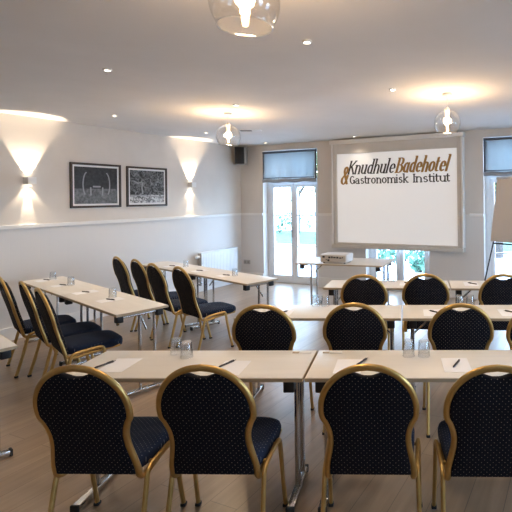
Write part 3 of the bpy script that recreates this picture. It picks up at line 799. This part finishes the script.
# ------------------------------------------------------------------ framed pictures
def picture(y0, y1, z0, z1, kind, label):
    w, h = y1-y0, z1-z0
    t = thing('framed_picture', label, 'picture', (XL, (y0+y1)/2, (z0+z1)/2), 0, 'framed black and white prints')
    f = .030; bm = bmesh.new()
    for c, s in (((.014, -w/2+f/2, 0), (.026, f, h)), ((.014, w/2-f/2, 0), (.026, f, h)), ((.014, 0, h/2-f/2), (.026, w-2*f, f)), ((.014, 0, -h/2+f/2), (.026, w-2*f, f))):
        bm_box(bm, c, s, bev=.003)
    obj('frame', bm, M['darkframe'], t)
    bm = bmesh.new(); bm_box(bm, (.008, 0, 0), (.008, w-2*f, h-2*f)); obj('mat_board', bm, M['mat_board'], t, smooth=False)
    m = .026; pw, ph = w-2*f-2*m, h-2*f-2*m
    bm = bmesh.new(); bm_box(bm, (.0128, 0, 0), (.0016, pw, ph)); p = obj('print', bm, M['print_tree' if kind else 'print_arch'], t, smooth=False)
    bm = bmesh.new()
    X = .0142
    def stroke(pts, wd):
        sweep(bm, [(X, a*pw/2, b*ph/2) for a, b in pts], wd, .0004, (1, 0, 0), 6)
    if not kind:
        for s in (-1, 1):
            stroke([(s*(.42+.2*math.sin(a)), .05+.75*math.cos(a)*.9) for a in [R(q) for q in range(12, 150, 12)]], .009)
            stroke([(s*.28, -.1), (s*.27, -.55)], .011)
        stroke([(-.18, -.06), (.18, -.06)], .012)
    else:
        stroke([(-.30, .25), (-.33, -.05), (-.29, -.45)], .012)
        stroke([(-.8, .35), (-.55, .2), (-.32, .3)], .008)
        stroke([(-.95, -.52), (0, -.58), (.95, -.66)], .008)
    obj('print_shapes', bm, M['print_pale'], p)
    return t
picture(3.94, 4.68, 1.585, 2.216, 0, 'dark framed black and white print of curved shapes, left of the two')
picture(4.775, 5.51, 1.585, 2.21, 1, 'dark framed black and white print of a tree, right of the two')

# ------------------------------------------------------------------ radiator, socket, speaker
rd = thing('radiator', 'white panel radiator on the left wall near the corner', 'radiator', (XL+.09, 6.60, .12))
bm = bmesh.new()
n = 24
for k in range(n):
    bm_box(bm, (.035, -.46+.92*(k+.5)/n, .305), (.014, .92/n-.008, .53), bev=.003)
bm_box(bm, (.024, 0, .305), (.012, .94, .57)); bm_box(bm, (-.02, 0, .305), (.012, .94, .57))
obj('panel', bm, M['radiator'], rd)
bm = bmesh.new(); bm_box(bm, (.005, 0, .60), (.085, .96, .018), bev=.004); obj('top_grille', bm, M['radiator'], rd)
for s in (-1, 1):
    bm = bmesh.new(); bm_box(bm, (.005, s*.475, .30), (.075, .010, .58), bev=.003); obj('side_cover', bm, M['speaker_side'] if s < 0 else M['radiator'], rd)
bm = bmesh.new(); sweep(bm, [(.005, -.49, .06), (.005, -.54, .06), (.005, -.55, .03), (.005, -.55, -.12)], .011, .011, (0, 0, 1), 10); obj('pipe', bm, M['radiator'], rd)
bm = bmesh.new(); sweep(bm, [(.005, -.485, .53), (.005, -.56, .53)], .024, .024, (0, 0, 1), 14); obj('valve_knob', bm, M['radiator'], rd)
bm = bmesh.new(); bm_box(bm, (-.056, -.3, .45), (.062, .03, .03)); bm_box(bm, (-.056, .3, .45), (.062, .03, .03)); obj('wall_bracket', bm, M['radiator'], rd)

sk = thing('wall_socket', 'grey wall socket low on the back wall beside the left corner', 'socket', (-6.20, YB, .40))
bm = bmesh.new(); bm_box(bm, (0, -.008, 0), (.16, .014, .085), bev=.003); obj('cover_plate', bm, mat('socket_grey', (.42, .40, .38), .5), sk)
for s in (-1, 1):
    bm = bmesh.new(); sweep(bm, [(s*.038, -.0135, 0), (s*.038, -.017, 0)], .026, .026, (0, 0, 1), 16); obj('outlet', bm, M['speaker_side'], sk)

sp = thing('wall_speaker', 'black loudspeaker with pale sides high in the left corner', 'speaker', (-6.15, 7.13, 2.37), R(36))
bm = bmesh.new(); bm_box(bm, (0, 0, .175), (.23, .20, .35), bev=.008); obj('cabinet', bm, M['speaker_side'], sp)
bm = bmesh.new(); bm_box(bm, (-.018, -.104, .175), (.175, .012, .33), bev=.003); obj('grille', bm, M['grille'], sp)
bm = bmesh.new(); sweep(bm, [(0, .09, .17), (-.0, .17, .17)], .014, .014, (0, 0, 1), 10); obj('bracket', bm, M['black'], sp)

# ------------------------------------------------------------------ flip chart
fc = thing('flip_chart', 'grey-white flip chart on thin dark legs before the right garden door', 'flip chart', (-.80, 6.23, 0), R(-25))
bm = bmesh.new(); tiltm = Matrix.Translation((0, 0, 1.05)) @ Matrix.Rotation(R(-12), 4, 'X')
bm_box(bm, (0, 0, .45), (.70, .016, .90), bev=.004, mtx=tiltm); obj('board', bm, M['white_metal'], fc)
bm = bmesh.new(); bm_box(bm, (0, -.012, .44), (.68, .004, .88), mtx=tiltm); obj('paper_pad', bm, M['board'], fc)
bm = bmesh.new(); bm_box(bm, (0, -.022, .90), (.70, .02, .035), bev=.004, mtx=tiltm); obj('pad_clamp', bm, M['chrome'], fc)
bm = bmesh.new(); bm_box(bm, (.03, -.03, 1.03), (.60, .05, .018), bev=.004); obj('pen_tray', bm, M['black'], fc)
for s in (-1, 1):
    bm = bmesh.new(); sweep(bm, [(s*.30, .02, 1.10), (s*.40, -.28, .008)], .010, .010, (1, 0, 0), 8); obj('leg', bm, M['black'], fc)
bm = bmesh.new(); sweep(bm, [(0, .12, 1.5), (0, .60, .008)], .010, .010, (1, 0, 0), 8); obj('leg', bm, M['black'], fc)
bm = bmesh.new(); sweep(bm, [(-.27, .01, 1.09), (.27, .01, 1.09)], .009, .009, (0, 0, 1), 8); obj('crossbar', bm, M['black'], fc)

# ------------------------------------------------------------------ outdoors
bm = bmesh.new(); bm_box(bm, (0, 11.2, -.14), (40, 7.1, .1)); tag(obj('terrace', bm, M['stone'], origin=True), None, None, kind='structure')['label'] = 'pale paved terrace outside the doors'
bm = bmesh.new(); bm_box(bm, (0, 17.9, -.16), (60, 6.3, .1)); tag(obj('lawn', bm, M['lawn'], origin=True), None, None, kind='structure')['label'] = 'green lawn beyond the terrace'
bm = bmesh.new(); bm_box(bm, (0, 41, -.17), (120, 40, .1)); tag(obj('gravel_yard', bm, M['stone'], origin=True), None, None, kind='structure')['label'] = 'pale gravel yard beyond the lawn'
bm = bmesh.new(); bm_box(bm, (12, 2, -.2), (14, 20, .1)); tag(obj('side_yard', bm, M['stone'], origin=True), None, None, kind='structure')

def leafy(bm, c, r, n, size, zs=1.):
    for _ in range(n):
        while True:
            p = Vector((random.uniform(-1, 1), random.uniform(-1, 1), random.uniform(-1, 1)))
            if p.length < 1: break
        p = Vector((p.x*r, p.y*r, p.z*r*zs)) + Vector(c)
        a = Vector((random.gauss(0, 1), random.gauss(0, 1), random.gauss(0, 1))).normalized(); b = a.orthogonal().normalized()
        s = size*random.uniform(.6, 1.3)
        q = [p+a*s, p+b*s*.5, p-a*s, p-b*s*.5]
        bm.faces.new([bm.verts.new(v) for v in q])
def shrub(x, y, r, h, label, m='leaf2', n=120):
    t = thing('garden_shrub', label, 'shrub', (x, y, -.12), 0, 'garden shrubs')
    bm = bmesh.new(); leafy(bm, (0, 0, h*.55), r, n, .09, h*.5/r); obj('foliage', bm, M[m], t, smooth=False)
    bm = bmesh.new()
    for k in range(5): sweep(bm, [(0, 0, 0), (r*.4*math.cos(k*1.3), r*.4*math.sin(k*1.3), h*.6)], .015, .015, (1, 0, 0), 6)
    obj('stem', bm, M['bark'], t)
def tree(x, y, h, r, label, n=1500, leaf='leaf', cz=.7):
    t = thing('garden_tree', label, 'tree', (x, y, -.12), 0, 'garden trees')
    bm = bmesh.new(); sweep(bm, [(0, 0, 0), (.05, 0, h*.4), (0, .05, h*.8)], [.16, .12, .05], [.16, .12, .05], (1, 0, 0), 10)
    for k in range(6): sweep(bm, [(.03, 0, h*.35+k*.15), (r*.6*math.cos(k*1.1), r*.6*math.sin(k*1.1), h*.7)], .04, .04, (1, 0, 0), 6)
    obj('trunk', bm, M['bark'], t)
    bm = bmesh.new(); leafy(bm, (0, 0, h*cz), r, n, .12, .7); obj('crown', bm, M[leaf], t, smooth=False)
def view(px, d):    # ground point at depth d on the sight line of picture column px (only used to place garden plants)
    A = R(23.2); u = (px-384)/450
    return (-math.sin(A)*d + math.cos(A)*u*d, math.cos(A)*d + math.sin(A)*u*d)
for px, d, r, h, lb in ((279, 23.5, .55, .95, 'green shrub seen low through the left leaf of the left door'), (289.5, 28, .6, 1.0, 'green shrub behind the middle bar of the left door'), (309, 27, .8, 1.1, 'green shrub seen through the right leaf of the left door'),
                        (380, 12.8, .50, .60, 'green shrub seen under the screen beside the projector table'), (402, 11.7, .42, .62, 'green shrub seen under the middle of the screen'), (420, 10.6, .3, .5, 'green shrub seen under the screen between chairs')):
    x, y = view(px, d); shrub(x, y, r, h, lb)
x, y = view(296.8, 23); tree(x, y, 5.2, 2.3, 'pale green tree seen in the upper panes of the left door', 520, 'leaf_pale', .62)
x, y = view(322, 15.5); tree(x, y, 4.6, 1.2, 'leafy tree at the top right pane of the left door', 800)
x, y = view(497, 13); tree(x, y, 3.6, .8, 'yellow-green tree seen beside the flip chart', 700)
x, y = view(400, 26); tree(x, y, 4.0, 2, 'tree beyond the lawn hidden behind the screen', 300)

# ------------------------------------------------------------------ world and daylight
w = bpy.data.worlds.new('sky'); scene.world = w; w.use_nodes = True
nt = w.node_tree; bg = nt.nodes['Background']
tc = nt.nodes.new('ShaderNodeTexCoord'); sp_ = nt.nodes.new('ShaderNodeSeparateXYZ'); nt.links.new(tc.outputs['Generated'], sp_.inputs[0])
rp = nt.nodes.new('ShaderNodeValToRGB'); nt.links.new(sp_.outputs[2], rp.inputs[0])
rp.color_ramp.elements[0].position = 0; rp.color_ramp.elements[0].color = (.54, .76, 1, 1)
rp.color_ramp.elements[1].position = .6; rp.color_ramp.elements[1].color = (.42, .64, 1, 1)
nt.links.new(rp.outputs[0], bg.inputs[0]); bg.inputs[1].default_value = 12
def portal(c, sx, sy, rot):
    ld = bpy.data.lights.new('daylight_portal', 'AREA'); ld.shape = 'RECTANGLE'; ld.size = sx; ld.size_y = sy; ld.cycles.is_portal = True
    lo = bpy.data.objects.new('daylight_portal', ld); C.objects.link(lo); lo.location = c; lo.rotation_euler = rot
for a, b, t in OPEN: portal(((a+b)/2, YB+WT+.02, t/2), b-a, t, (R(-90), 0, 0))
for a, b in RW: portal((XR+WT+.02, (a+b)/2, 1.475), 1.95, b-a, (0, R(90), 0))

# ------------------------------------------------------------------ camera
cam = bpy.data.cameras.new('camera'); co = bpy.data.objects.new('camera', cam); C.objects.link(co)
cam.sensor_fit = 'HORIZONTAL'; cam.sensor_width = 36; cam.lens = 450/512*36
cam.shift_x = -(384-256)/512; cam.shift_y = -(256-197.5)/512
cam.clip_start = .05; cam.clip_end = 300
co.matrix_world = Matrix.Translation((0, 0, 1.68)) @ Matrix.Rotation(R(23.2), 4, 'Z') @ Matrix.Rotation(R(90), 4, 'X') @ Matrix.Rotation(-.012, 4, 'Z')
scene.camera = co
vs = scene.view_settings
vs.view_transform = 'Standard'; vs.look = 'None'; vs.gamma = 1; vs.use_curve_mapping = False; vs.exposure = 0.68
